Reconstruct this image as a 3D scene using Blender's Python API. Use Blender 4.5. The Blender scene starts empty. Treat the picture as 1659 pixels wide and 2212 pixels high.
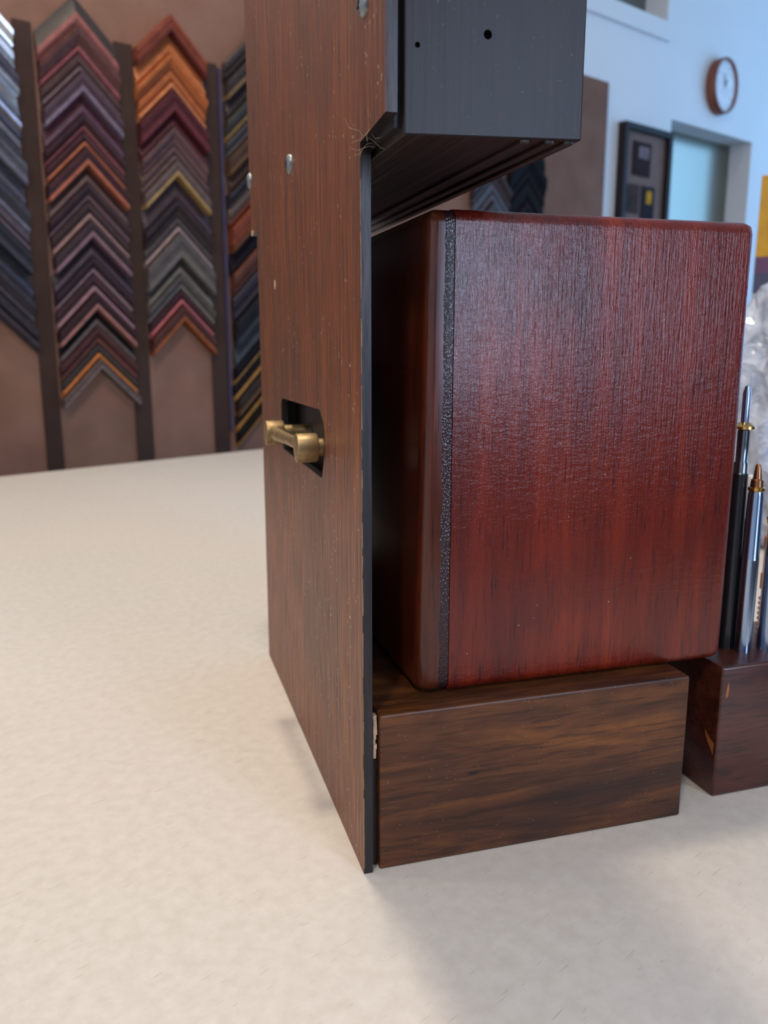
import bpy, bmesh, math, random
from mathutils import Vector, Matrix

random.seed(7)
S = bpy.context.scene
COL = S.collection
MM = 0.001

# ------------------------------------------------------------------ camera
# world: metres, z = 0 is the table top, x runs along the front of the stand, y away from the viewer
CAM = Vector((-0.0953, -0.3599, 0.2609))
PITCH, YAW = 0.2015, 0.2857
FPX = 1800.0
cd = bpy.data.cameras.new('camera')
cam = bpy.data.objects.new('camera', cd)
COL.objects.link(cam)
_F = Vector((math.sin(YAW) * math.cos(PITCH), math.cos(YAW) * math.cos(PITCH), -math.sin(PITCH)))
_R = Vector((math.cos(YAW), -math.sin(YAW), 0))
_U = _R.cross(_F)
M = Matrix(((_R.x, _U.x, -_F.x, CAM.x), (_R.y, _U.y, -_F.y, CAM.y), (_R.z, _U.z, -_F.z, CAM.z), (0, 0, 0, 1)))
cam.matrix_world = M
cd.sensor_fit = 'HORIZONTAL'
cd.sensor_width = 36.0
cd.lens = FPX / 1659.0 * 36.0
cd.clip_start = 0.01
cd.dof.use_dof = True
cd.dof.focus_distance = 0.39
cd.dof.aperture_fstop = 15.5
S.camera = cam

# ------------------------------------------------------------------ world, exposure
w = bpy.data.worlds.new('world')
S.world = w
w.use_nodes = True
w.node_tree.nodes['Background'].inputs[0].default_value = (0.50, 0.70, 1.0, 1)
w.node_tree.nodes['Background'].inputs[1].default_value = 0.8
S.view_settings.view_transform = 'Standard'
S.view_settings.look = 'None'
S.view_settings.gamma = 1.0
S.view_settings.use_curve_mapping = False
S.view_settings.exposure = 0.09

# room axes: s along the back wall (to the right), t out of the back wall into the room
ANG = math.radians(22.5)
O0 = Vector((0.155, 1.817, 0))
US = Vector((math.cos(ANG), math.sin(ANG), 0))
NT = Vector((math.sin(ANG), -math.cos(ANG), 0))
WM = Matrix(((US.x, NT.x, 0, O0.x), (US.y, NT.y, 0, O0.y), (0, 0, 1, 0), (0, 0, 0, 1)))   # (s, t, z) -> world (mirrored handedness handled below)


def room(s, t, z):
    """room coordinates in mm -> world metres"""
    return O0 + US * (s * MM) + NT * (t * MM) + Vector((0, 0, z * MM))


def area_light(name, loc, target, power, size, color, size_y=None, shape='DISK', spread=180):
    ld = bpy.data.lights.new(name, 'AREA')
    ld.energy = power
    ld.color = color
    ld.shape = shape
    ld.size = size
    if size_y:
        ld.size_y = size_y
    ld.spread = math.radians(spread)
    o = bpy.data.objects.new(name, ld)
    COL.objects.link(o)
    o.location = loc
    o.rotation_euler = (Vector(target) - Vector(loc)).to_track_quat('-Z', 'Y').to_euler()
    return o


COOL = (0.23, 0.55, 1.0)
DAY = (0.58, 0.72, 1.0)
WARM = (1.0, 0.85, 0.68)
# daylight entering by the two windows of the room
area_light('daylight_front_window', room(-760, 4560, 850), room(-760, 1000, 850), 44, 0.66, DAY, 1.3, 'RECTANGLE')
area_light('daylight_right_window', room(3360, 1650, 900), room(1000, 1250, 700), 40, 2.3, COOL, 1.7, 'RECTANGLE')
# warm ceiling spots and one side fill
area_light('ceiling_spot_over_table', (-0.030, 0.215, 1.80), (-0.030, 0.215, 0), 10, 0.10, WARM)
area_light('ceiling_spot_behind', room(-450, 480, 1900), room(-430, 0, 750), 9, 0.16, WARM)
area_light('side_fill_light', (-1.30, 0.55, 1.80), (-1.30, 0.55, 0), 3.5, 0.20, WARM)  # added fill, brightens the panel's left face
area_light('ceiling_spot_near', (-0.75, -1.10, 1.80), (-0.3, -0.4, 0), 13, 0.22, WARM)


# ------------------------------------------------------------------ node helpers
def srgb(h):
    if isinstance(h, str):
        h = [int(h[i:i + 2], 16) for i in (0, 2, 4)]
    o = []
    for c in h:
        c = c / 255.0
        o.append(c / 12.92 if c <= 0.04045 else ((c + 0.055) / 1.055) ** 2.4)
    return (o[0], o[1], o[2], 1.0)


class NT_:
    def __init__(self, name):
        self.m = bpy.data.materials.new(name)
        self.m.use_nodes = True
        self.t = self.m.node_tree
        self.n = self.t.nodes
        self.b = self.n['Principled BSDF']
        self._co = None

    def link(self, a, b):
        self.t.links.new(a, b)

    def co(self, scale=(1, 1, 1), rot=(0, 0, 0), loc=(0, 0, 0)):
        if self._co is None:
            self._co = self.n.new('ShaderNodeTexCoord').outputs['Object']
        mp = self.n.new('ShaderNodeMapping')
        mp.inputs['Scale'].default_value = scale
        mp.inputs['Rotation'].default_value = rot
        mp.inputs['Location'].default_value = loc
        self.link(self._co, mp.inputs[0])
        return mp.outputs[0]

    def noise(self, vec, scale=1.0, detail=4, rough=0.55, dist=0.0):
        x = self.n.new('ShaderNodeTexNoise')
        x.inputs['Scale'].default_value = scale
        x.inputs['Detail'].default_value = detail
        x.inputs['Roughness'].default_value = rough
        x.inputs['Distortion'].default_value = dist
        self.link(vec, x.inputs['Vector'])
        return x.outputs['Fac']

    def voro(self, vec, scale=1.0, feature='F1', rnd=1.0):
        x = self.n.new('ShaderNodeTexVoronoi')
        x.feature = feature
        x.inputs['Scale'].default_value = scale
        x.inputs['Randomness'].default_value = rnd
        self.link(vec, x.inputs['Vector'])
        return x

    def ramp(self, fac, stops, interp='LINEAR'):
        x = self.n.new('ShaderNodeValToRGB')
        x.color_ramp.interpolation = interp
        el = x.color_ramp.elements
        while len(el) < len(stops):
            el.new(0.5)
        for e, (p, c) in zip(el, stops):
            e.position = p
            e.color = c if isinstance(c, tuple) and len(c) == 4 else srgb(c) if not isinstance(c, (int, float)) else (c, c, c, 1)
        self.link(fac, x.inputs[0])
        return x.outputs[0]

    def mix(self, fac, a, b, mode='MIX'):
        x = self.n.new('ShaderNodeMix')
        x.data_type = 'RGBA'
        x.blend_type = mode
        for sock, v in ((x.inputs[0], fac), (x.inputs[6], a), (x.inputs[7], b)):
            if hasattr(v, 'is_linked') or hasattr(v, 'links'):
                self.link(v, sock)
            elif isinstance(v, (int, float)):
                sock.default_value = v
            else:
                sock.default_value = v if isinstance(v, tuple) and len(v) == 4 else srgb(v)
        return x.outputs[2]

    def math(self, op, a, b=0.5, clamp=False):
        x = self.n.new('ShaderNodeMath')
        x.operation = op
        x.use_clamp = clamp
        for sock, v in ((x.inputs[0], a), (x.inputs[1], b)):
            if isinstance(v, (int, float)):
                sock.default_value = v
            else:
                self.link(v, sock)
        return x.outputs[0]

    def bump(self, h, strength=0.3, dist=0.001, normal=None):
        x = self.n.new('ShaderNodeBump')
        x.inputs['Strength'].default_value = strength
        x.inputs['Distance'].default_value = dist
        self.link(h, x.inputs['Height'])
        if normal:
            self.link(normal, x.inputs['Normal'])
        return x.outputs[0]

    def set(self, color=None, rough=None, metal=None, normal=None, coat=None, coat_rough=None, spec=None, trans=None, ior=None):
        for key, v in (('Base Color', color), ('Roughness', rough), ('Metallic', metal), ('Normal', normal), ('Coat Weight', coat),
                       ('Coat Roughness', coat_rough), ('Specular IOR Level', spec), ('Transmission Weight', trans), ('IOR', ior)):
            if v is None:
                continue
            if hasattr(v, 'links'):
                self.link(v, self.b.inputs[key])
            elif isinstance(v, (str,)):
                self.b.inputs[key].default_value = srgb(v)
            else:
                self.b.inputs[key].default_value = v
        return self.m


def plain(name, color, rough=0.5, metal=0.0, vary=0.06, scale=30, bump=0.0, spec=0.5):
    k = NT_(name)
    n = k.noise(k.co(), scale, 4)
    c = srgb(color) if isinstance(color, str) else color
    lo = tuple(max(0, x * (1 - vary * 3)) for x in c[:3]) + (1,)
    hi = tuple(min(1, x * (1 + vary * 3)) for x in c[:3]) + (1,)
    col = k.ramp(n, [(0.25, lo), (0.75, hi)])
    nm = k.bump(n, bump, 0.0005) if bump else None
    return k.set(color=col, rough=rough, metal=metal, normal=nm, spec=spec)


# axis-stretched scales: grain runs along the axis that gets the small factor
def ax(a, fine, long_):
    return {'X': (long_, fine, fine), 'Y': (fine, long_, fine), 'Z': (fine, fine, long_)}[a]


def mat_panel():
    k = NT_('stained_plywood')
    g1 = k.noise(k.co(ax('Z', 260, 7)), 1, 5, 0.65)
    g2 = k.noise(k.co(ax('Z', 900, 22)), 1, 3, 0.6)
    bl = k.noise(k.co((14, 14, 7)), 1, 4, 0.55, 0.6)
    col = k.ramp(g1, [(0.30, '4e240e'), (0.48, '80401a'), (0.62, '954f22'), (0.80, 'aa642c')])
    col = k.mix(k.ramp(g2, [(0.38, 0.85), (0.52, 0.0)]), col, '2c150a')
    col = k.mix(k.ramp(bl, [(0.42, 0.0), (0.70, 0.55)]), col, '47301f')
    # flecks of dust and worn finish
    v = k.voro(k.co((260, 260, 190)), 1.0)
    sel = k.noise(k.co((60, 60, 40)), 1.0, 2)
    d = k.math('MULTIPLY', k.math('LESS_THAN', v.outputs['Distance'], 0.14), k.math('GREATER_THAN', sel, 0.54))
    col = k.mix(k.math('MULTIPLY', d, 0.7), col, 'd8c2aa')
    h = k.math('ADD', k.math('MULTIPLY', g2, 1.0), k.math('MULTIPLY', g1, 0.5))
    return k.set(color=col, rough=k.ramp(g2, [(0.3, 0.55), (0.7, 0.29)]), normal=k.bump(h, 0.9, 0.0011), spec=0.7)


def mat_dark_edge():
    k = NT_('dark_stained_edge')
    g = k.noise(k.co((220, 220, 30)), 1, 5, 0.6)
    col = k.ramp(g, [(0.3, '0d0b0c'), (0.55, '1e1818'), (0.72, '34231e'), (0.85, '563425')])
    return k.set(color=col, rough=0.42, normal=k.bump(g, 0.5, 0.0006))


def mat_slate():
    k = NT_('black_stained_board')
    g = k.noise(k.co(ax('Z', 330, 9)), 1, 4, 0.6)
    sp = k.noise(k.co((700, 700, 700)), 1, 2)
    col = k.ramp(g, [(0.3, '191415'), (0.6, '231b1a'), (0.8, '2c2422')])
    col = k.mix(k.ramp(sp, [(0.70, 0.0), (0.78, 0.6)]), col, '6a655f')
    return k.set(color=col, rough=0.42, normal=k.bump(g, 0.22, 0.0004), spec=0.32)


def mat_underside():
    k = NT_('dark_grooved_underside')
    g = k.noise(k.co(ax('Y', 260, 5)), 1, 4, 0.6)
    col = k.ramp(g, [(0.3, '120d0c'), (0.6, '2a1e19'), (0.8, '3a2b24')])
    return k.set(color=col, rough=0.42, normal=k.bump(g, 0.9, 0.0014))


def mat_mahogany(post=False):
    k = NT_('mahogany_corner_post' if post else 'glossy_mahogany')
    g1 = k.noise(k.co(ax('Z', 90, 5)), 1, 4, 0.55, 0.3)
    por = k.noise(k.co(ax('Z', 900, 42)), 1, 3, 0.6)
    bl = k.noise(k.co((18, 18, 12)), 1, 4, 0.6)
    cr = k.noise(k.co((160, 160, 420)), 1, 3, 0.6)
    if post:
        col = k.ramp(k.noise(k.co((170, 30, 12)), 1, 3), [(0.30, '3a150c'), (0.52, '50200f'), (0.75, '6a3a22')])
    else:
        col = k.ramp(g1, [(0.25, '501208'), (0.5, '66190a'), (0.66, '76220d'), (0.85, '862c12')])
    col = k.mix(k.ramp(por, [(0.32, 0.8), (0.43, 0.0)]), col, '1d0908')
    col = k.mix(k.ramp(bl, [(0.55, 0.0), (0.78, 0.6)]), col, '2c1014')
    sv = k.voro(k.co((150, 150, 110)), 1.0).outputs['Distance']
    ss = k.noise(k.co((35, 35, 28)), 1, 2)
    col = k.mix(k.math('MULTIPLY', k.math('MULTIPLY', k.math('LESS_THAN', sv, 0.05), k.math('GREATER_THAN', ss, 0.60)), 0.4), col, 'c9b4a4')
    if post:
        # dark pebbled band along the seam (world x of the post's right half)
        xs = k.n.new('ShaderNodeSeparateXYZ')
        k.link(k.co(), xs.inputs[0])
        wob = k.math('MULTIPLY', k.noise(k.co((40, 40, 60)), 1, 3), 0.004)
        band = k.math('GREATER_THAN', k.math('ADD', xs.outputs[0], wob), 0.0465)
        col = k.mix(k.math('MULTIPLY', band, 0.8), col, '20131a')
        peb = k.voro(k.co((900, 900, 900)), 1.0).outputs['Distance']
        h = k.math('MULTIPLY', peb, band)
        nm = k.bump(h, 0.5, 0.0006, k.bump(bl, 0.2, 0.001))
    else:
        fn = k.noise(k.co((1500, 1500, 900)), 1, 2)
        h = k.math('ADD', k.math('ADD', k.math('MULTIPLY', por, 1.0), k.math('MULTIPLY', cr, 0.5)), k.math('MULTIPLY', fn, 0.35))
        nm = k.bump(h, 0.5, 0.0008)
    return k.set(color=col, rough=0.27, normal=nm, spec=0.5, coat=0.1, coat_rough=0.2)


def mat_plank():
    k = NT_('walnut_stained_pine')
    g1 = k.noise(k.co((5, 45, 48), (0, 0.05, 0)), 1, 5, 0.62, 1.1)
    g2 = k.noise(k.co((30, 300, 420)), 1, 3, 0.6)
    bl = k.noise(k.co((16, 20, 28)), 1, 4, 0.6)
    col = k.ramp(g1, [(0.30, '2a170d'), (0.46, '4e2b16'), (0.58, '683c1c'), (0.70, '824e22'), (0.82, '986028')])
    col = k.mix(k.ramp(bl, [(0.42, 0.0), (0.68, 0.65)]), col, '301d17')
    col = k.mix(k.ramp(g2, [(0.36, 0.5), (0.48, 0.0)]), col, '1c100b')
    kn = k.n.new('ShaderNodeVectorMath'); kn.operation = 'LENGTH'
    k.link(k.co((160, 0, 420), (0, 0, 0), (-160 * 0.058, 0, -420 * 0.0455)), kn.inputs[0])
    col = k.mix(k.ramp(k.math('ADD', kn.outputs['Value'], k.math('MULTIPLY', bl, 0.6)), [(0.55, 0.85), (1.0, 0.0)]), col, '140c0c')
    sp = k.voro(k.co((420, 420, 420)), 1.0).outputs['Distance']
    sel = k.noise(k.co((120, 120, 120)), 1, 1)
    dd = k.math('MULTIPLY', k.math('LESS_THAN', sp, 0.12), k.math('GREATER_THAN', sel, 0.56))
    col = k.mix(k.math('MULTIPLY', dd, 0.4), col, 'b08a6a')
    return k.set(color=col, rough=0.42, normal=k.bump(g2, 0.25, 0.0005), spec=0.35)


def mat_block():
    k = NT_('dark_red_wood')
    g1 = k.noise(k.co((10, 90, 90)), 1, 5, 0.6, 0.6)
    g2 = k.noise(k.co((40, 400, 500)), 1, 3)
    col = k.ramp(g1, [(0.3, '2c110c'), (0.55, '4a2016'), (0.78, '5e3020')])
    col = k.mix(k.ramp(g2, [(0.36, 0.6), (0.48, 0.0)]), col, '160806')
    return k.set(color=col, rough=0.33, normal=k.bump(g2, 0.2, 0.0004), coat=0.2, coat_rough=0.2)


def mat_table():
    k = NT_('cream_laminate')
    f = k.noise(k.co((900, 900, 900)), 1, 3, 0.6)
    b = k.noise(k.co((4, 4, 4)), 1, 4)
    md = k.noise(k.co((120, 120, 120)), 1, 4, 0.6)
    col = k.ramp(md, [(0.3, 'cec7bd'), (0.7, 'dad4cb')])
    col = k.mix(k.ramp(b, [(0.4, 0.0), (0.7, 0.35)]), col, 'dccfc4')
    # short dark fibres pressed in the surface: two crossing families of thin noise ridges
    fib = None
    for i, (rot, sc) in enumerate(((0.5, (70, 900, 1)), (2.1, (90, 1000, 1)), (1.2, (60, 800, 1)))):
        n = k.noise(k.co(sc, (0, 0, rot), (i * 3.1, i * 1.7, 0)), 1, 1, 0.4, 0.4)
        m = k.ramp(n, [(0.735, 0.0), (0.78, 1.0)])
        fib = m if fib is None else k.math('MAXIMUM', fib, m)
    col = k.mix(k.math('MULTIPLY', fib, 0.28), col, '8a8074')
    return k.set(color=col, rough=k.ramp(f, [(0.3, 0.6), (0.7, 0.48)]), normal=k.bump(f, 0.12, 0.0006), spec=0.4)


def mat_fabric(name, a, b, sc=500, bump=0.5):
    k = NT_(name)
    f = k.noise(k.co((sc, sc, sc)), 1, 3, 0.7)
    g = k.noise(k.co((9, 9, 9)), 1, 4)
    col = k.mix(k.ramp(g, [(0.3, 0.0), (0.7, 1.0)]), a, b)
    col = k.mix(k.ramp(f, [(0.3, 0.35), (0.6, 0.0)]), col, '241814')
    return k.set(color=col, rough=0.9, normal=k.bump(f, bump, 0.001), spec=0.2)


def mat_brass():
    k = NT_('aged_brass')
    n = k.noise(k.co((160, 160, 160)), 1, 4, 0.6)
    col = k.ramp(n, [(0.3, '7d6a4c'), (0.55, 'a38d69'), (0.75, 'b5a07c')])
    return k.set(color=col, rough=k.ramp(n, [(0.3, 0.58), (0.7, 0.42)]), metal=1.0, normal=k.bump(n, 0.12, 0.0004))


M_PANEL, M_EDGE, M_SLATE, M_UNDER = mat_panel(), mat_dark_edge(), mat_slate(), mat_underside()
M_MAH, M_POST, M_PLANK, M_BLOCK = mat_mahogany(), mat_mahogany(True), mat_plank(), mat_block()
M_TABLE, M_BRASS = mat_table(), mat_brass()
M_BOARD = mat_fabric('brown_display_board', '8c6a5c', '7c5c4e', 420, 0.3)
M_STRIP = mat_fabric('dark_loop_strip', '3a2c28', '44342e', 650, 0.8)
M_WALL = plain('white_wall_paint', 'e4e6e8', 0.85, 0, 0.01, 3)
M_FRONTW = plain('brown_wall_paint', '5c4a40', 0.85, 0, 0.02, 3)
M_CEIL = plain('ceiling_paint', 'e6e3dc', 0.9, 0, 0.01, 3)
M_FLOOR = plain('brown_floor', '6a5240', 0.6, 0, 0.08, 6)
M_SCREW = plain('zinc_screw', '888d90', 0.4, 1.0, 0.08, 200)
M_STEEL = plain('polished_steel', '9db0cc', 0.2, 1.0, 0.02, 60)
M_GUN = plain('grey_steel', '74797f', 0.25, 1.0, 0.05, 80)
M_DARKMETAL = plain('black_lacquer', '1b1c20', 0.25, 0.0, 0.05, 80)
M_GOLD = plain('gold_trim', 'd9a860', 0.22, 1.0, 0.04, 80)
M_BLACK = plain('near_black_paint', '0e0c0c', 0.6, 0, 0.1, 60)
M_HOLE = plain('hole_shade_black', '060505', 0.95, 0, 0.1, 60, 0, 0.0)
M_PALE = plain('pale_raw_wood', 'c7a888', 0.7, 0, 0.08, 200)
M_WHITEPL = plain('white_plastic', 'e9e6df', 0.35, 0, 0.02, 50)
M_AMBER = plain('amber_plastic', 'b8641a', 0.35, 0, 0.06, 120)


# ------------------------------------------------------------------ mesh helpers (mm in, metres out)
def finish(name, bm, mats, parent=None, smooth=None):
    bmesh.ops.recalc_face_normals(bm, faces=bm.faces[:])
    me = bpy.data.meshes.new(name)
    bm.to_mesh(me)
    bm.free()
    for m in (mats if isinstance(mats, (list, tuple)) else [mats]):
        me.materials.append(m)
    if smooth is not None:
        me.polygons.foreach_set('use_smooth', [True] * len(me.polygons))
        try:
            me.set_sharp_from_angle(angle=math.radians(smooth))
        except Exception:
            pass
    o = bpy.data.objects.new(name, me)
    COL.objects.link(o)
    if parent is not None:
        o.parent = parent
    return o


def thing(name, label, cat, loc=(0, 0, 0), group=None, mat=None):
    o = bpy.data.objects.new(name, None)
    COL.objects.link(o)
    o.empty_display_size = 0.02
    if mat is not None:
        o.matrix_world = mat
    else:
        o.location = loc
    return tag(o, label, cat, group)


def tag(o, label=None, cat=None, group=None, kind=None):
    for k_, v in (('label', label), ('category', cat), ('group', group), ('kind', kind)):
        if v:
            o[k_] = v
    return o


def box(bm, x0, x1, y0, y1, z0, z1, bevel=0.0, seg=2, mi=0, tf=None):
    vs = [bm.verts.new((x * MM, y * MM, z * MM)) for z in (z0, z1) for y in (y0, y1) for x in (x0, x1)]
    fs = [bm.faces.new([vs[i] for i in f]) for f in ((0, 1, 3, 2), (4, 6, 7, 5), (0, 4, 5, 1), (2, 3, 7, 6), (0, 2, 6, 4), (1, 5, 7, 3))]
    for f in fs:
        f.material_index = mi
    if bevel:
        es = list({e for f in fs for e in f.edges})
        r = bmesh.ops.bevel(bm, geom=es, offset=bevel * MM, segments=seg, profile=0.5, affect='EDGES')
        for f in r['faces']:
            f.material_index = mi
    return vs


def lathe(bm, prof, axis='Z', center=(0, 0, 0), seg=24, mi=0, a0=0.0):
    """prof: list of (radius, along) in mm, axis Z / X / Y"""
    c = Vector(center)
    rings = []
    for r, a in prof:
        ring = []
        if r < 1e-6:
            ring = [None]
            p = {'Z': Vector((0, 0, a)), 'X': Vector((a, 0, 0)), 'Y': Vector((0, a, 0))}[axis]
            ring = [bm.verts.new((c + p) * MM)]
        else:
            for i in range(seg):
                th = a0 + 2 * math.pi * i / seg
                u, v = r * math.cos(th), r * math.sin(th)
                p = {'Z': Vector((u, v, a)), 'X': Vector((a, u, v)), 'Y': Vector((u, a, v))}[axis]
                ring.append(bm.verts.new((c + p) * MM))
        rings.append(ring)
    for A, B in zip(rings, rings[1:]):
        for i in range(seg):
            j = (i + 1) % seg
            if len(A) == 1 and len(B) == 1:
                continue
            if len(A) == 1:
                f = bm.faces.new((A[0], B[i], B[j]))
            elif len(B) == 1:
                f = bm.faces.new((A[i], A[j], B[0]))
            else:
                f = bm.faces.new((A[i], A[j], B[j], B[i]))
            f.material_index = mi
    for R in (rings[0], rings[-1]):
        if len(R) > 1:
            f = bm.faces.new(R)
            f.material_index = mi


def tube(bm, pts, r, seg=8, mi=0):
    """tube along a polyline of mm points; r a number or list"""
    pts = [Vector(p) for p in pts]
    rs = r if isinstance(r, (list, tuple)) else [r] * len(pts)
    rings = []
    for i, p in enumerate(pts):
        d = (pts[min(i + 1, len(pts) - 1)] - pts[max(i - 1, 0)]).normalized()
        a = d.orthogonal().normalized() if i == 0 else (rings_a - d * rings_a.dot(d)).normalized()
        rings_a = a
        b = d.cross(a)
        rings.append([bm.verts.new((p + (a * math.cos(2 * math.pi * k / seg) + b * math.sin(2 * math.pi * k / seg)) * rs[i]) * MM) for k in range(seg)])
    for A, B in zip(rings, rings[1:]):
        for k in range(seg):
            f = bm.faces.new((A[k], A[(k + 1) % seg], B[(k + 1) % seg], B[k]))
            f.material_index = mi
    for R in (rings[0], rings[-1]):
        bm.faces.new(R)


def room_matrix(s=0, t=0, z=0):
    """object matrix: local x = along the wall, local y = INTO the wall (away from the room), local z = up"""
    p = room(s, t, z)
    return Matrix(((US.x, -NT.x, 0, p.x), (US.y, -NT.y, 0, p.y), (0, 0, 1, p.z), (0, 0, 0, 1)))


def place(o, s=0, t=0, z=0):
    o.matrix_world = room_matrix(s, t, z)
    return o


# ------------------------------------------------------------------ the room shell
S0, S1, T1, ZF, ZC = -2400, 3400, 4600, -900, 2000
WT = 100


def wall_mesh(a0, a1, z0, z1, holes, depth0, depth1):
    """flat wall in local (x, z) with rectangular openings; local y from depth0 to depth1"""
    bm = bmesh.new()
    xs = sorted({a0, a1, *[h[0] for h in holes], *[h[1] for h in holes]})
    zs = sorted({z0, z1, *[h[2] for h in holes], *[h[3] for h in holes]})
    solid = lambda i, j: 0 <= i < len(xs) - 1 and 0 <= j < len(zs) - 1 and not any(
        h[0] <= xs[i] and xs[i + 1] <= h[1] and h[2] <= zs[j] and zs[j + 1] <= h[3] for h in holes)
    vd = {}

    def v(x, y, z):
        if (x, y, z) not in vd:
            vd[(x, y, z)] = bm.verts.new((x * MM, y * MM, z * MM))
        return vd[(x, y, z)]
    for i in range(len(xs) - 1):
        for j in range(len(zs) - 1):
            if not solid(i, j):
                continue
            xa, xb, za, zb = xs[i], xs[i + 1], zs[j], zs[j + 1]
            for y in (depth0, depth1):
                bm.faces.new((v(xa, y, za), v(xb, y, za), v(xb, y, zb), v(xa, y, zb)))
            for (di, dj, p, q) in ((-1, 0, (xa, za), (xa, zb)), (1, 0, (xb, za), (xb, zb)), (0, -1, (xa, za), (xb, za)), (0, 1, (xa, zb), (xb, zb))):
                if not solid(i + di, j + dj):
                    bm.faces.new((v(p[0], depth0, p[1]), v(q[0], depth0, q[1]), v(q[0], depth1, q[1]), v(p[0], depth1, p[1])))
    return bm


NICHE = (1850, 2438, 560, 1070)
UPPER = (1250, 1786, 1384, 1900)
o = place(finish('wall_back', wall_mesh(S0, S1, ZF, ZC, [NICHE, UPPER], 0, WT), M_WALL)); tag(o, kind='structure')
bm = bmesh.new(); box(bm, S0, S1, -T1, WT + 20, ZF - 40, ZF); o = place(finish('floor', bm, M_FLOOR)); tag(o, kind='structure')
bm = bmesh.new(); box(bm, S0, S1, -T1, WT + 20, ZC, ZC + 40); o = place(finish('ceiling', bm, M_CEIL)); tag(o, kind='structure')
bm = bmesh.new(); box(bm, S0 - 60, S0, -T1, WT, ZF, ZC); o = place(finish('wall_left', bm, M_WALL)); tag(o, kind='structure')
WIN_F = (-1130, -390, 180, 1520)
o = place(finish('wall_front', wall_mesh(S0, S1, ZF, ZC, [WIN_F], -T1 - 100, -T1), M_FRONTW)); tag(o, kind='structure')
# right wall: local x of the wall mesh = distance t into the room
WIN_R = (480, 2820, 30, 1760)
o = finish('wall_right', wall_mesh(0, T1, ZF, ZC, [WIN_R], 0, 100), M_WALL)
p = room(S1, 0, 0)
MR = Matrix(((NT.x, US.x, 0, p.x), (NT.y, US.y, 0, p.y), (0, 0, 1, 0), (0, 0, 0, 1)))
o.matrix_world = MR
tag(o, kind='structure')


def window(name, W, mat, y0):
    root = finish(name, (lambda b: (box(b, W[0], W[0] + 40, y0, y0 + 50, W[2], W[3]), box(b, W[1] - 40, W[1], y0, y0 + 50, W[2], W[3]),
                                    box(b, W[0] + 40, W[1] - 40, y0, y0 + 50, W[3] - 40, W[3]), box(b, W[0] + 40, W[1] - 40, y0, y0 + 50, W[2], W[2] + 40), b)[-1])(bmesh.new()), M_WALL)
    root.matrix_world = mat
    tag(root, kind='structure')


window('window_1', WIN_F, room_matrix(), -T1 - 75)
window('window_2', WIN_R, MR, 25)

# apron under the high opening, and the panes that close the two openings at the back
bm = bmesh.new(); box(bm, 1160, 1792, -16, 0, 1318, 1380, 3); o = place(finish('trim_1', bm, M_WALL)); tag(o, kind='structure')

k = NT_('mirror_glass')
M_MIRROR = k.set(color=srgb('8a8a80'), rough=0.28, metal=1.0)
k = NT_('grey_green_glass')
M_DUSK = k.set(color=k.ramp(k.noise(k.co((2, 2, 2)), 1, 2), [(0.3, '5b5f58'), (0.7, '6d706a')]), rough=0.2, spec=0.5)
bm = bmesh.new(); box(bm, NICHE[0], NICHE[1], WT - 4, WT + 6, NICHE[2], NICHE[3])
o = place(finish('recess_mirror', bm, M_MIRROR)); tag(o, 'mirror set deep in the wall recess below the round clock', 'mirror')
bm = bmesh.new(); box(bm, UPPER[0], UPPER[1], WT - 4, WT + 6, UPPER[2], UPPER[3])
o = place(finish('window_3', bm, M_DUSK)); tag(o, kind='structure')

# ------------------------------------------------------------------ display board and its strips
bm = bmesh.new(); box(bm, -1500, 1452, -12, -1, -860, 1123, 2)
o = place(finish('display_board', bm, M_BOARD)); tag(o, 'mauve-brown fabric display board covering the back wall', 'board')

for (a, b, lab) in ((-494, -457, 'dark loop-pile strip between the silver and maroon sample columns'),
                    (-285, -243, 'dark loop-pile strip between the maroon and orange sample columns'),
                    (-80, -38, 'dark loop-pile strip just right of the orange-topped sample column')):
    bm = bmesh.new(); box(bm, a, b, -18, -12, -850, 898, 1.5)
    o = place(finish('carpet_strip', bm, M_STRIP)); tag(o, lab, 'strip', 'dark strips on the display board')
# narrow blue-violet plastic edging beside the third strip
bm = bmesh.new(); box(bm, -37, -30, -22, -12.3, 40, 890, 1.0)
o = place(finish('edging_strip', bm, plain('violet_plastic', '3a3450', 0.4))); tag(o, 'thin violet plastic edging beside the rightmost dark strip', 'edging')

# ------------------------------------------------------------------ frame corner samples
MATC = {}


def wood_col(h, gloss):
    key = (h, gloss)
    if key not in MATC:
        k = NT_('moulding_' + h)
        c = srgb(h)
        g = k.noise(k.co((60, 60, 60)), 1, 3)
        lo = tuple(x * 0.8 for x in c[:3]) + (1,)
        hi = tuple(min(1, x * 1.2) for x in c[:3]) + (1,)
        MATC[key] = k.set(color=k.ramp(g, [(0.3, lo), (0.7, hi)]), rough=0.30 if gloss else (0.8 if h < '222222' else 0.46), metal=0.85 if gloss else 0.0, spec=0.12 if h < '222222' else 0.24)
    return MATC[key]


ORD = ['topmost', 'second', 'third', 'fourth', 'fifth', 'sixth', 'seventh', 'eighth', 'ninth', 'tenth', 'eleventh', 'twelfth', 'thirteenth',
       'fourteenth', 'fifteenth', 'sixteenth', 'seventeenth', 'eighteenth', 'nineteenth', 'twentieth', 'twenty-first', 'twenty-second']


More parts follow.
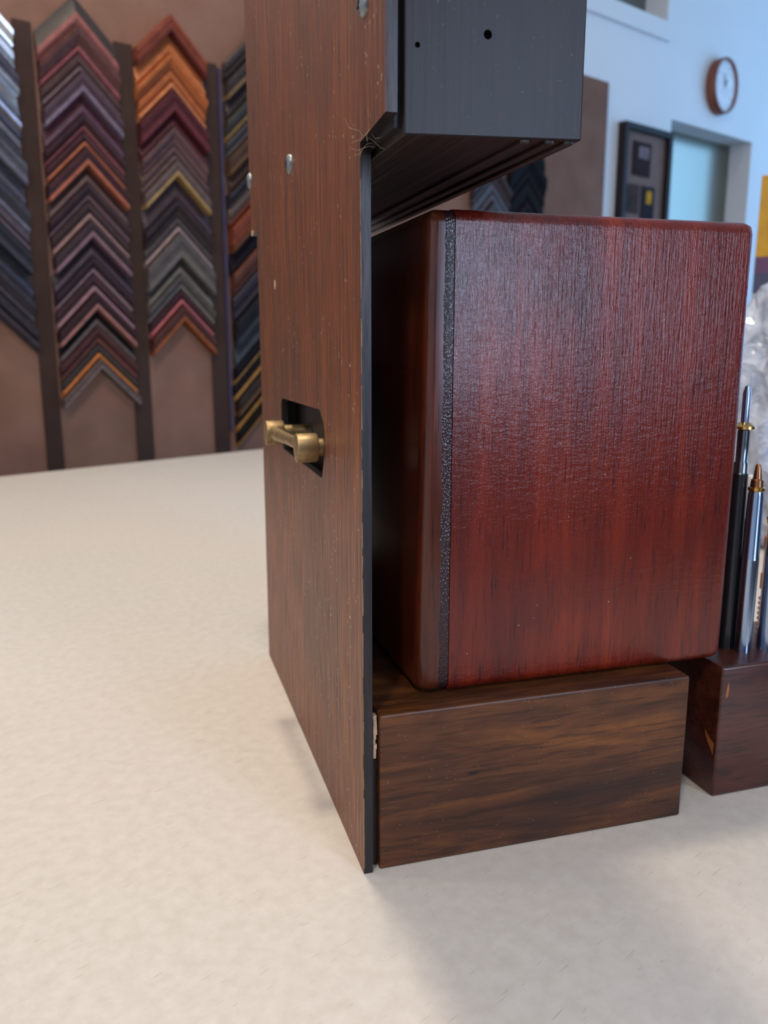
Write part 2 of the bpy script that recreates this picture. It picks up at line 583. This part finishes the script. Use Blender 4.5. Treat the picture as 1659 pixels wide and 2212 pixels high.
def rail(name, prof, half, sgn, mi_mat, parent):
    """one mitred leg: profile [(q, h)] with q mm down from the outer edge (vertical) and h mm proud of the board"""
    bm = bmesh.new()
    A = [bm.verts.new((0, -h * MM, -q * MM)) for q, h in prof]
    B = [bm.verts.new((sgn * half * MM, -h * MM, (-half - q) * MM)) for q, h in prof]
    n = len(prof)
    for i in range(n):
        j = (i + 1) % n
        bm.faces.new((A[i], A[j], B[j], B[i]))
    bm.faces.new(A)
    bm.faces.new(B)
    return finish(name, bm, mi_mat, parent)


def sample(s, z, dq, half, body, lip, style, label, group, gloss=False):
    root = thing('frame_corner_sample', label, 'frame sample', group=group, mat=room_matrix(s, 13, z))
    hh = {0: 20, 1: 26, 2: 15, 3: 31}[style % 4]
    w_ = dq * 0.985
    l0 = w_ * (0.66, 0.72, 0.58, 0.70)[style % 4]
    if style % 4 == 0:      # flat outer, cove, raised inner lip
        pb = [(0, 0), (0, hh * .7), (w_ * .1, hh * .85), (w_ * .4, hh * .8), (w_ * .52, hh * .45), (l0, hh * .5), (l0, 0)]
        pl = [(l0, 0), (l0, hh * .95), (w_ * .82, hh * 1.0), (w_, hh * .55), (w_, 0)]
    elif style % 4 == 1:    # high outer edge sloping inwards (reverse), lip low
        pb = [(0, 0), (0, hh * .8), (w_ * .08, hh), (w_ * .3, hh * .95), (w_ * .5, hh * .72), (l0, hh * .5), (l0, 0)]
        pl = [(l0, 0), (l0, hh * .68), (w_ * .86, hh * .64), (w_, hh * .3), (w_, 0)]
    elif style % 4 == 2:    # scoop rising to the inner edge
        pb = [(0, 0), (0, hh * .35), (w_ * .2, hh * .5), (w_ * .4, hh * .7), (l0, hh * .95), (l0, 0)]
        pl = [(l0, 0), (l0, hh * 1.15), (w_ * .8, hh * 1.25), (w_, hh * .9), (w_, 0)]
    else:                   # deep box profile
        pb = [(0, 0), (0, hh * .9), (w_ * .05, hh), (w_ * .35, hh), (w_ * .4, hh * .9), (l0, hh * .9), (l0, 0)]
        pl = [(l0, 0), (l0, hh), (w_ * .94, hh), (w_, hh * .9), (w_, 0)]
    for sg in (-1, 1):
        r = rail('rail', pb, half, sg, wood_col(body, gloss), root)
        rail('lip', pl, half - 0.6, sg, wood_col(lip, gloss), r)
    return root


NAMES = {
    'A': 'column cut by left photo edge', 'B': 'column with tallest dark peak',
    'C': 'the orange-topped column', 'D': 'column half hidden by stand',
    'E': 'column above the red box', 'F': 'black column beside bare board'}


def cname(h):
    r, g, b = [int(h[i:i + 2], 16) for i in (0, 2, 4)]
    m, mn = max(r, g, b), min(r, g, b)
    if m < 36: return 'black'
    if m > 170: return 'silver'
    if m - mn < 14: return 'dark grey' if m < 80 else 'grey'
    if b > g + 4: return 'plum'
    if r > 120: return 'orange-brown'
    if r - g > 34: return 'russet'
    if r - g > 22: return 'maroon'
    return 'dark brown'


def column(key, s, ztop, zbot, half, lst, gloss_n=0):
    tot = sum(a for a, _, _ in lst)
    kf = (ztop - zbot) / tot
    z = ztop
    for i, (dq, body, lip) in enumerate(lst):
        dq *= kf
        n = len(lst)
        od = 'lowest' if i == n - 1 else (ORD[i] if i == 0 else ORD[i] + ' from top')
        lab = f'{cname(body)} corner sample, {od} in {NAMES[key]}'
        sample(s + random.uniform(-0.25, 0.25), z, dq, half + random.uniform(-3, 3), body, lip, (i * 7 + ord(key)) % 4, lab,
               'frame corner samples on the display board', gloss=i < gloss_n)
        z -= dq


COL_B = [(62, '37302e', '84504c'), (58, '54332f', '80484a'), (40, '4a3634', '5c4a50'), (40, '4a3840', '6e6070'), (44, '4e2c34', '5e4450'),  # lip tones, here and below, have some highlights painted in
         (34, '3c2428', '864c4e'), (36, '44282a', '98553a'), (38, '3e2426', '985742'), (36, '40302e', '6e5450'), (38, '38282c', '6a5258'),
         (44, '3a2a2a', '8c6c66'), (36, '3a2a2c', '7a5e66'), (44, '2c2228', '4a3c44'), (36, '30242a', '8a7074'), (44, '3a2428', '8e6a70'),
         (36, '301c1e', '8e605a'), (40, '1c1618', '5a4c4a'), (38, '4a2c2c', '6e443e'), (36, '3a3230', 'b86c2e'), (22, '5c4a46', '6a605e')]
COL_C = [(40, '7a3e2c', '5c2a24'), (44, 'a45e3a', 'b86c3e'), (36, 'aa5f32', '8a4a28'), (46, '9c562e', 'b8744a'), (50, '4a2024', '5c2a30'),
         (34, '4a2428', '5a3034'), (40, '5e4444', '664c4c'), (40, '58423e', '5c4a48'), (34, '5e4e4a', '94784c'), (54, '382c30', '44343a'),
         (40, '302628', '3c3032'), (40, '463e3c', '947c7a'), (60, '504846', '5e5854'), (40, '403836', '70685e'), (36, '4e4846', '746e6a'),
         (40, '3a2022', 'a85a5e'), (40, '4a2a24', '7e4628')]
COL_D = [(44, '3c3230', '2c2424'), (40, '3a3230', '6a5438'), (44, '2a2226', '38302e'), (48, '3c3630', '8a6a34'), (36, '3c383a', '4a4648'),
         (40, '4a3426', '5a4028'), (40, '3c2a24', '46322a'), (36, '30282a', '3a3230'), (44, '5a4a44', '5e2e20'), (60, '6e3420', '54301e'),
         (50, '16121a', '1c181e'), (56, '5a3224', '4a2a20'), (60, '2a242c', '322c34'), (60, '1e1e24', '2c2e34'), (50, '2a2c32', '3c4048'),
         (40, '16141a', '94703e'), (40, '1a161a', '94703e'), (40, '2c221e', '5a4028'), (40, '1c1616', '94682e'), (40, '1c1616', '94682e')]
COL_A = [(38, 'c4c8d0', 'd2d6dc'), (44, 'ccd0d8', 'a8aeb8'), (40, '6a6470', 'b4bac4'), (46, 'c8ccd4', '8c92a0'), (36, '7a7c88', '50505c'),
         (40, '5c5c68', '3c3a44'), (44, '4a4a54', '5c5c68'), (44, '3e3e48', '54505c'), (50, '34343e', '6a6878'), (40, '4a4048', '5c4e58'),
         (44, '24242a', '34343e'), (50, '2c2c34', '3c3c4a'), (50, '302c34', '44404a'), (54, '2a262c', '3a3238')]
column('A', -582, 955, 322, 85, COL_A, 5)
column('B', -367, 968, 203, 85, COL_B)
column('C', -160, 973, 309, 82, COL_C)
column('D', 60, 985, 75, 83, COL_D)
column('E', 880, 800, 560, 78, [(60, '33292a', '40363a'), (60, '4a4448', '56525a'), (60, '3a3030', '443a38'), (60, '3a302e', '4a3e3a')])
column('F', 1040, 960, 560, 80, [(100, '16141a', '1c1a20'), (100, '141218', '1c181c'), (100, '18161a', '201c20'), (100, '141216', '1a181c')])

# ------------------------------------------------------------------ clock, framed picture
clk = thing('wall_clock', 'round brown-rimmed wall clock with a white face', 'clock', mat=room_matrix(2146, 0, 1229))


def ring(bm, rx, rz, y, n=48):
    return [bm.verts.new((rx * math.cos(2 * math.pi * i / n) * MM, y * MM, rz * math.sin(2 * math.pi * i / n) * MM)) for i in range(n)]


def loft(bm, rings, cap0=True, cap1=True):
    for A, B in zip(rings, rings[1:]):
        n = len(A)
        for i in range(n):
            bm.faces.new((A[i], A[(i + 1) % n], B[(i + 1) % n], B[i]))
    if cap0: bm.faces.new(rings[0])
    if cap1: bm.faces.new(rings[-1])


bm = bmesh.new()
RX, RZ = 86, 101
loft(bm, [ring(bm, RX, RZ, -1), ring(bm, RX, RZ, -36), ring(bm, RX - 3, RZ - 3, -40), ring(bm, RX - 8, RZ - 8, -40), ring(bm, RX - 11, RZ - 11, -30)], True, False)
finish('case', bm, plain('clock_brown', '7a4028', 0.4), clk, 40)
bm = bmesh.new(); loft(bm, [ring(bm, RX - 10, RZ - 10, -26), ring(bm, RX - 10, RZ - 10, -30)]); finish('dial', bm, plain('dial_white', 'e2e4e8', 0.6), clk)
hm = plain('clock_hand_grey', '55555c', 0.5)
for ang, ln, wd in ((100, 40, 4), (60, 26, 5)):
    bm = bmesh.new()
    box(bm, -6, ln, -32.5, -31.5, -wd / 2, wd / 2)
    bmesh.ops.rotate(bm, verts=bm.verts[:], cent=(0, 0, 0), matrix=Matrix.Rotation(math.radians(-ang), 3, 'Y'))
    finish('clock_hand', bm, hm, clk)
for i in range(12):
    a = math.pi * 2 * i / 12
    bm = bmesh.new()
    box(bm, -5, 5, -31, -30, -1.2, 1.2)
    bmesh.ops.rotate(bm, verts=bm.verts[:], cent=(0, 0, 0), matrix=Matrix.Rotation(-a, 3, 'Y'))
    bmesh.ops.translate(bm, verts=bm.verts[:], vec=((RX - 24) * math.cos(a) * MM, 0, (RZ - 24) * math.sin(a) * MM))
    finish('hour_mark', bm, plain('mark_grey', 'a9adb8', 0.6) if i == 0 else bpy.data.materials['mark_grey'], clk)

pic = thing('framed_picture', 'dark deep-framed picture with several small photos beside the mirror recess', 'picture', mat=room_matrix(1530, 0, 0))
PW, PZ0, PZ1, PD = 292, 560, 1012, 33
mf = plain('dark_frame', '221a1c', 0.6, 0, 0.06, 30, 0, 0.25)
for nm, (x0, x1, z0, z1) in (('rail', (0, PW, PZ1 - 22, PZ1)), ('rail', (0, PW, PZ0, PZ0 + 22)), ('stile', (0, 22, PZ0 + 22, PZ1 - 22)), ('stile', (PW - 22, PW, PZ0 + 22, PZ1 - 22))):
    bm = bmesh.new(); box(bm, x0, x1, -PD, 0, z0, z1, 1.5); finish(nm, bm, mf, pic)
bm = bmesh.new(); box(bm, 20, PW - 20, -14, -4, PZ0 + 20, PZ1 - 20); finish('mat_board', bm, plain('taupe_mat', '7c6862', 0.9, 0, 0.05, 20, 0, 0.1), pic)
for (x0, x1, z0, z1, c) in ((70, 180, 845, 960, '33282a'), (105, 165, 905, 945, '7a6c72'), (40, 120, 715, 815, '443a36'), (135, 215, 700, 815, '2c2a30'),
                            (165, 195, 755, 800, 'c09030'), (40, 130, 600, 690, '3a3834'), (150, 240, 590, 680, '5a5450')):
    bm = bmesh.new(); box(bm, x0, x1, -17 - (2 if c in ('7a6c72', 'c09030') else 0), -14, z0, z1); finish('photo_print', bm, plain('print_' + c, c, 0.9, 0, 0.12, 40, 0, 0.1), pic)

# ------------------------------------------------------------------ table
E27 = math.radians(27.23)
EE = Vector((math.cos(E27), math.sin(E27), 0)); FF = Vector((math.sin(E27), -math.cos(E27), 0))
tb = thing('work_table', 'large cream work table carrying the wooden stand', 'table')
tb.matrix_world = Matrix(((EE.x, -FF.x, 0, 0.193), (EE.y, -FF.y, 0, 1.702), (0, 0, 1, 0), (0, 0, 0, 1)))
bm = bmesh.new(); box(bm, -1950, 900, -1830, 0, -32, 0, 2); finish('table_top', bm, M_TABLE, tb)
for (x, y) in ((-1880, -1760), (830, -1760), (-1880, -70), (830, -70)):
    bm = bmesh.new(); box(bm, x - 30, x + 30, y - 30, y + 30, ZF, -32, 3); finish('leg', bm, plain('leg_grey', '6a6560', 0.5) if 'leg_grey' not in bpy.data.materials else bpy.data.materials['leg_grey'], tb)

# ------------------------------------------------------------------ the wooden stand
st = thing('wooden_stand', 'tall dark-stained wooden stand with thin side panel, base block and upper block', 'stand')
TP, YR, ZS, YF_, YRU, ZT = 4.6, 311, 344.5, 37.7, 345, 560

# side panel: T-shaped outline (y, z) with a slot
outline = [(0, 0), (YR, 0), (YR, ZS), (YRU, ZS), (YRU, ZT), (-YF_, ZT), (-YF_, ZS + 1), (0, ZS - 2)]


def arc(cy, cz, r, a0, a1, n=6):
    return [(cy + r * math.cos(math.radians(a0 + (a1 - a0) * i / n)), cz + r * math.sin(math.radians(a0 + (a1 - a0) * i / n))) for i in range(n + 1)]


hole = arc(217 - 5, 188 + 5, 5, 0, -90) + arc(88, 190, 3, -90, -160, 3) + [(79.5, 200), (77.5, 210), (80, 218)] + arc(91, 220, 4.5, 150, 90, 3) + arc(217 - 6, 223 - 6, 6, 90, 0)
bm = bmesh.new()


def poly_edges(pts):
    vs = [bm.verts.new((0, y * MM, z * MM)) for y, z in pts]
    return [bm.edges.new((vs[i], vs[(i + 1) % len(vs)])) for i in range(len(vs))]


ed = poly_edges(outline) + poly_edges(hole)
bmesh.ops.triangle_fill(bm, edges=ed, use_beauty=True)
ret = bmesh.ops.extrude_face_region(bm, geom=bm.faces[:])
bmesh.ops.translate(bm, vec=(TP * MM, 0, 0), verts=[g for g in ret['geom'] if isinstance(g, bmesh.types.BMVert)])
bmesh.ops.recalc_face_normals(bm, faces=bm.faces[:])
for f in bm.faces:
    f.material_index = 0 if abs(f.normal.x) > 0.5 else 1
pan = finish('side_panel', bm, [M_PANEL, M_EDGE], st)

# pale wear along the front arris of the panel
bm = bmesh.new()
wr = random.Random(5)
zz = 3.0
while zz < 338:
    ln_ = wr.uniform(4, 14)
    w_ = wr.uniform(0.12, 0.42)
    box(bm, -0.06, w_, -0.06, w_ * .8, zz, min(340, zz + ln_))
    zz += ln_ + (wr.uniform(1, 9) if wr.random() < 0.4 else 0)
finish('worn_edge', bm, plain('worn_edge_wood', '8a6a4c', 0.6, 0, 0.15, 120), st)

# base block
bm = bmesh.new(); box(bm, 8.4, 183.9, 1.1, 300, 0, 83.2, 1.1, 2)
finish('base_block', bm, M_PLANK, st)
bm = bmesh.new(); box(bm, TP, 8.4, 6, 298, 0, 82.5); finish('glue_line', bm, M_EDGE, st)
bm = bmesh.new()
pr = random.Random(3)
zz = 60.0
while zz < 81:
    box(bm, 6.0, 7.6 + pr.uniform(-.5, .4), 3.2 + pr.uniform(0, .6), 7, zz, zz + 2.6)
    zz += 2.5
finish('glue_bead', bm, M_PALE, st)

# upper block; the front board's lower edge rises a little to the right
bm = bmesh.new()
vs = box(bm, 7.2, 82.3, -YF_, YRU - 2, 339, ZT)
for v_ in vs:
    if v_.co.z < 0.4:
        v_.co.z += (0.0012 if v_.co.x > 0.04 else -0.0012)
bmesh.ops.bevel(bm, geom=bm.edges[:], offset=0.7 * MM, segments=2, profile=0.5, affect='EDGES')
bmesh.ops.recalc_face_normals(bm, faces=bm.faces[:])
for f in bm.faces:
    f.material_index = 1 if f.normal.z < -0.7 else 0
ub = finish('upper_block', bm, [M_SLATE, M_UNDER], st)
bm = bmesh.new(); box(bm, TP, 7.2, -YF_ + 4, YRU - 4, 341, ZT - 1); finish('seam_filler', bm, M_BLACK, st)
# receding tongue-and-groove ridges under the block
for i, xx in enumerate((58, 69, 77.5)):
    bm = bmesh.new(); box(bm, xx - 2.2, xx + 2.2, -YF_ + 1.2, YRU - 6, 336.6 + 0.028 * xx, 340.5, 0.5, 1); finish('ridge', bm, M_UNDER, ub)
# nail holes: raised black discs stand in for the shade inside
for (x, z, r_) in ((40.6, 375.6, 1.75), (12.4, 369.5, 1.05)):
    bm = bmesh.new(); lathe(bm, [(r_, 0), (r_ * .95, -0.2), (r_ * .7, -0.25)], 'Y', (x, -YF_, z), 12)
    finish('nail_hole_shade', bm, M_HOLE, st)


# screws on the side panel
def screw(y, z, r=4.3, rot=20):
    bm = bmesh.new()
    lathe(bm, [(r, 0.6), (r, -0.9), (r * .88, -2.0), (r * .55, -2.8), (0, -3.0)], 'X', (0, 0, 0), 20)
    o_ = finish('screw', bm, M_SCREW, st, 40)
    o_.location = (0, y * MM, z * MM)
    bm = bmesh.new()
    box(bm, -3.12, -1.6, -2.1, 2.1, -.45, .45)
    box(bm, -3.12, -1.6, -.45, .45, -2.1, 2.1)
    bmesh.ops.rotate(bm, verts=bm.verts[:], cent=(0, 0, 0), matrix=Matrix.Rotation(math.radians(rot), 3, 'X'))
    finish('cross_slot_shade', bm, M_BLACK, o_)  # raised black bars, the recess's shade put into colour


screw(162, 364.5, 5.6, 5)
screw(340, 385.5, 5.8, 35)
screw(-8.9, 391.5, 4.6, 60)
# chips of bare wood
for (y, z, ry, rz) in ((231, 299.5, 2.1, 3.2), (336, 345.5, 4.5, 2.2)):
    bm = bmesh.new(); lathe(bm, [(1, 0.2), (1, -0.25), (0.6, -0.4)], 'X', (0, 0, 0), 10)
    for v_ in bm.verts:
        v_.co.y *= ry; v_.co.z *= rz
    o_ = finish('wood_chip', bm, M_PALE, st); o_.location = (0, y * MM, z * MM)
# dust threads caught in the step of the panel
bm = bmesh.new()
rr = random.Random(11)
for i in range(9):
    p0 = Vector((rr.uniform(-1, 5), rr.uniform(-16, -1), 343 + rr.uniform(-3, 3)))
    d0 = Vector((rr.uniform(-1, 1), rr.uniform(-1, .4), rr.uniform(-.9, 1))).normalized()
    pts = [p0 + d0 * t_ + Vector((math.sin(t_ * .5 + i), math.cos(t_ * .6 + i), math.sin(t_ * .8))) * .7 for t_ in range(0, 12, 2)]
    tube(bm, pts, 0.065, 4)
finish('dust_threads', bm, plain('dust_fibre', 'cdb898', 0.8), st)

# ------------------------------------------------------------------ the mahogany box
mb = thing('mahogany_box', 'glossy red mahogany box with rounded edges wedged inside the stand', 'box', (0, 0, 0.0835))
XL, XR, YL, YB, ZB, ZTP = 34.2, 216.4, 16.6, 262, 83.5, 321.3
H = ZTP - ZB
SEAM = 49.6


def mah():
    bm = bmesh.new()
    box(bm, XL, XR, YL, YB, 0, H, 6.2, 6)
    # the left arris leans a little: wider rounding at the top than at the foot
    for v_ in bm.verts:
        if v_.co.x < 0.05:
            kx = max(0.0, min(1.0, (0.05 - v_.co.x) / 0.016))
            v_.co.x += 0.0042 * (v_.co.z / (H * MM) - 0.5) * kx
    return bm


bm = mah()
bmesh.ops.bisect_plane(bm, geom=bm.verts[:] + bm.edges[:] + bm.faces[:], plane_co=((SEAM + 0.15) * MM, 0, 0), plane_no=(1, 0, 0), clear_inner=True)
bmesh.ops.holes_fill(bm, edges=[e for e in bm.edges if e.is_boundary])
finish('body', bm, M_MAH, mb, 30)
bm = mah()
bmesh.ops.bisect_plane(bm, geom=bm.verts[:] + bm.edges[:] + bm.faces[:], plane_co=((SEAM - 0.15) * MM, 0, 0), plane_no=(1, 0, 0), clear_outer=True)
bmesh.ops.holes_fill(bm, edges=[e for e in bm.edges if e.is_boundary])
for v_ in bm.verts:
    v_.co.z = v_.co.z * 0.994 + 0.0009
    v_.co.y += 0.0003
finish('corner_post', bm, M_POST, mb, 30)

# brass pull of the stand, reaching out through the slot from a dark carrier plate behind the panel
ZH = 204.3
Y1, Y2 = 86.0, 182.0
bm = bmesh.new()
tube(bm, [(-8.4, Y1 + 2, ZH), (-8.6, Y1 + 12, ZH), (-9.6, (Y1 + Y2) / 2, ZH - .7), (-10.6, Y2 - 12, ZH - 1.4), (-11, Y2 - 2, ZH - 1.5)], [4.3, 3.7, 3.4, 4.2, 5.4], 16)
hbar = finish('handle', bm, M_BRASS, st, 40)
hbar['label'] = 'aged brass bar handle with two round knobs'
for yy, dx, dz in ((Y1, 0, 0), (Y2, -2.2, -1.5)):
    bm = bmesh.new()
    lathe(bm, [(7.2, -14.4), (7.8, -14.2), (8.0, -13.6), (8.0, -3.6), (7.7, -2.8), (5.0, -2.6)], 'X', (dx, yy, ZH + dz), 32)
    finish('knob', bm, M_BRASS, hbar, 35)
    bm = bmesh.new()
    lathe(bm, [(4.9, dx - 2.7), (4.9, 13.2)], 'X', (0, yy, ZH + dz), 24)
    finish('post', bm, M_BRASS, hbar, 35)
bm = bmesh.new(); box(bm, 13, 15.5, 72, 290, 150, 250, 0.6); box(bm, TP, 13, 232, 288, 160, 240)
finish('carrier_plate', bm, M_EDGE, st)

# ------------------------------------------------------------------ pen block and pens
pb = thing('pen_block', 'dark red wooden pen block standing right of the stand', 'pen holder', (0.2136, 0.0119, 0))
pb.rotation_euler = (0, 0, math.radians(1.0))
bm = bmesh.new(); box(bm, 0, 120, 0, 62, 0, 80.3, 1.6, 3); body = finish('block', bm, M_BLOCK, pb, 30)
M_BARE = plain('bare_orange_wood', '9a5a2c', 0.7)


def flake(name, pts, thick, parent, to3):
    """thin irregular sliver: 2-D outline (mm) mapped on a face of the block"""
    bm = bmesh.new()
    lo = [bm.verts.new(Vector(to3(u, v, 0.2)) * MM) for u, v in pts]
    hi = [bm.verts.new(Vector(to3(u * .96, v, -thick)) * MM) for u, v in pts]
    n = len(pts)
    bm.faces.new(lo); bm.faces.new(hi)
    for i in range(n):
        bm.faces.new((lo[i], lo[(i + 1) % n], hi[(i + 1) % n], hi[i]))
    return finish(name, bm, M_BARE, parent)


flake('bare_chip', [(2.2, 33), (6, 34.5), (11, 38.5), (10, 35), (7.5, 31.5), (4.5, 28.5), (2.4, 26)], 0.15, pb, lambda u, v, d: (d, u, v))
flake('bare_chip', [(3.6, 61), (5.4, 62.5), (5.8, 68), (4.8, 71), (3.9, 67)], 0.12, pb, lambda u, v, d: (u, d, v))


def pen(x, y, z0, z1, r, label, mats, tip, rings=True, name='pen'):
    """slim metal pen standing in the block, point upwards"""
    root = thing(name, label, 'pen', (x * MM, y * MM, z0 * MM), group='pens in the wooden block')
    h = z1 - z0
    bm = bmesh.new(); lathe(bm, [(r * .97, -14), (r, 0), (r, h * .50), (r * 1.0, h * .505)], 'Z', seg=24); finish('barrel', bm, mats[0], root, 40)
    bm = bmesh.new(); lathe(bm, [(r * 1.0, h * .505), (r * .97, h * .51), (r * .86, h * .84), (r * .80, h * .86)], 'Z', seg=24); finish('upper_barrel', bm, mats[1], root, 40)
    bm = bmesh.new(); lathe(bm, [(r * .80, h * .86), (r * .92, h * .865), (r * .92, h * .88), (r * .72, h * .885)], 'Z', seg=24); finish('ring', bm, M_GOLD, root, 40)
    bm = bmesh.new(); lathe(bm, [(r * .72, h * .885), (r * .66, h * .92), (r * .5, h * .925), (r * .33, h * .99), (r * .22, h), (0, h * 1.0)], 'Z', seg=24); finish('tip', bm, tip, root, 40)
    return root


pen(242.6, 32, 80.3, 192.5, 5.0, 'polished steel pen, second from the left in the block', (M_STEEL, M_STEEL), plain('copper_tip', '9a6a4a', 0.3, 1.0))
pen(258.5, 31, 80.3, 196, 5.2, 'polished steel pen cut by the right edge of the photo', (M_STEEL, M_STEEL), bpy.data.materials['copper_tip'])
# dark pen with a brass collar and thin steel stem
r0 = thing('pen', 'dark grey pen with brass collar, half hidden behind the red box', 'pen', (0.2372, 0.040, 0.0803), group='pens in the wooden block')
for nm, pf, mt in (('barrel', [(4.6, -14), (4.6, 0), (4.6, 60), (4.4, 106)], M_DARKMETAL), ('sleeve', [(4.4, 106), (3.9, 107), (3.9, 112), (3.2, 113), (3.4, 122), (3.4, 131)], M_GUN),
                   ('collar', [(3.6, 131), (6.4, 132), (6.2, 133.4), (2.6, 135.6)], M_GOLD), ('stem', [(2.2, 135.4), (2.2, 152), (1.2, 156), (0, 156.5)], M_STEEL)):
    bm = bmesh.new(); lathe(bm, pf, 'Z', seg=24); finish(nm, bm, mt, r0, 40)
# white pens with amber ribbed grips behind
for (x, y, lab) in ((258.5, 56, 'white pen with amber ribbed grip behind the two leftmost pens'), (277.5, 55, 'white pen with amber ribbed grip behind the rightmost steel pen')):
    rt = thing('pen', lab, 'pen', (x * MM, y * MM, 0.0803), group='pens in the wooden block')
    bm = bmesh.new(); lathe(bm, [(3.2, -14), (3.2, 30), (3.2, 34)], 'Z', seg=20); finish('core', bm, M_DARKMETAL, rt, 40)
    for i in range(9):
        bm = bmesh.new(); zr = -5 + i * 3.3; lathe(bm, [(3.2, zr), (4.6, zr + .3), (4.6, zr + 1.4), (3.2, zr + 1.7)], 'Z', seg=20); finish('rib', bm, M_AMBER, rt, 40)
    bm = bmesh.new(); lathe(bm, [(3.6, 28), (4.6, 29), (4.6, 38), (3.8, 39), (3.8, 54), (4.5, 55), (4.5, 62), (3.4, 63)], 'Z', seg=20); finish('grip', bm, M_AMBER, rt, 40)
    bm = bmesh.new(); lathe(bm, [(3.4, 63), (3.4, 70), (4.2, 71), (4.2, 74), (3.6, 75)], 'Z', seg=20); finish('ring', bm, M_GOLD, rt, 40)
    bm = bmesh.new(); lathe(bm, [(3.6, 75), (4.4, 77), (4.4, 96), (3.4, 101), (0, 102)], 'Z', seg=20); finish('barrel', bm, M_WHITEPL, rt, 40)

# ------------------------------------------------------------------ plastic bag and carton further back
k = NT_('crumpled_clear_plastic')
cn = k.noise(k.co((26, 26, 20)), 1, 5, 0.6, 1.5)
cv = k.voro(k.co((30, 30, 24)), 1.0).outputs['Distance']
M_BAG = k.set(color=k.ramp(cn, [(0.3, '9dabc6'), (0.5, 'c6d4ee'), (0.72, 'e4ecfa')]), rough=0.22, normal=k.bump(k.math('ADD', cn, cv), 1.0, 0.02), spec=0.7, coat=1.0, coat_rough=0.05)
bm = bmesh.new()
bmesh.ops.create_icosphere(bm, subdivisions=5, radius=1.0)
from mathutils import noise as mn
for v_ in bm.verts:
    c = v_.co.copy()
    sq = Vector([math.copysign(abs(q_) ** 0.7, q_) for q_ in c])
    n1 = mn.fractal(c * 3.0, 0.9, 2.1, 5) * 0.09
    n2 = abs(mn.noise(c * 5.5 + Vector((3, 1, 7)))) * 0.12
    rr_ = 1 + n1 - n2
    v_.co = Vector((sq.x * rr_ * 0.118, sq.y * rr_ * 0.10, max(0.0, 0.158 + sq.z * rr_ * 0.190)))
bag = finish('plastic_bag', bm, M_BAG, None, 180)
bag.location = (0.742, 0.52, 0.0)
tag(bag, 'crumpled clear plastic bag behind the pens', 'bag')

ct = thing('carton', 'yellow carton with purple and navy bands behind the plastic bag', 'box', (0.862, 0.80, 0))
ct.rotation_euler = (0, 0, math.radians(-44))
for nm, z0, z1, c in (('base_band', 0, 368, '3c4058'), ('purple_band', 368, 393, '5a3a58'), ('yellow_top', 393, 516, 'b88a1e')):
    bm = bmesh.new(); box(bm, 0, 190, 0, 120, z0, z1, 0.6 if nm == 'yellow_top' else 0); finish(nm, bm, plain('carton_' + c, c, 0.5), ct)
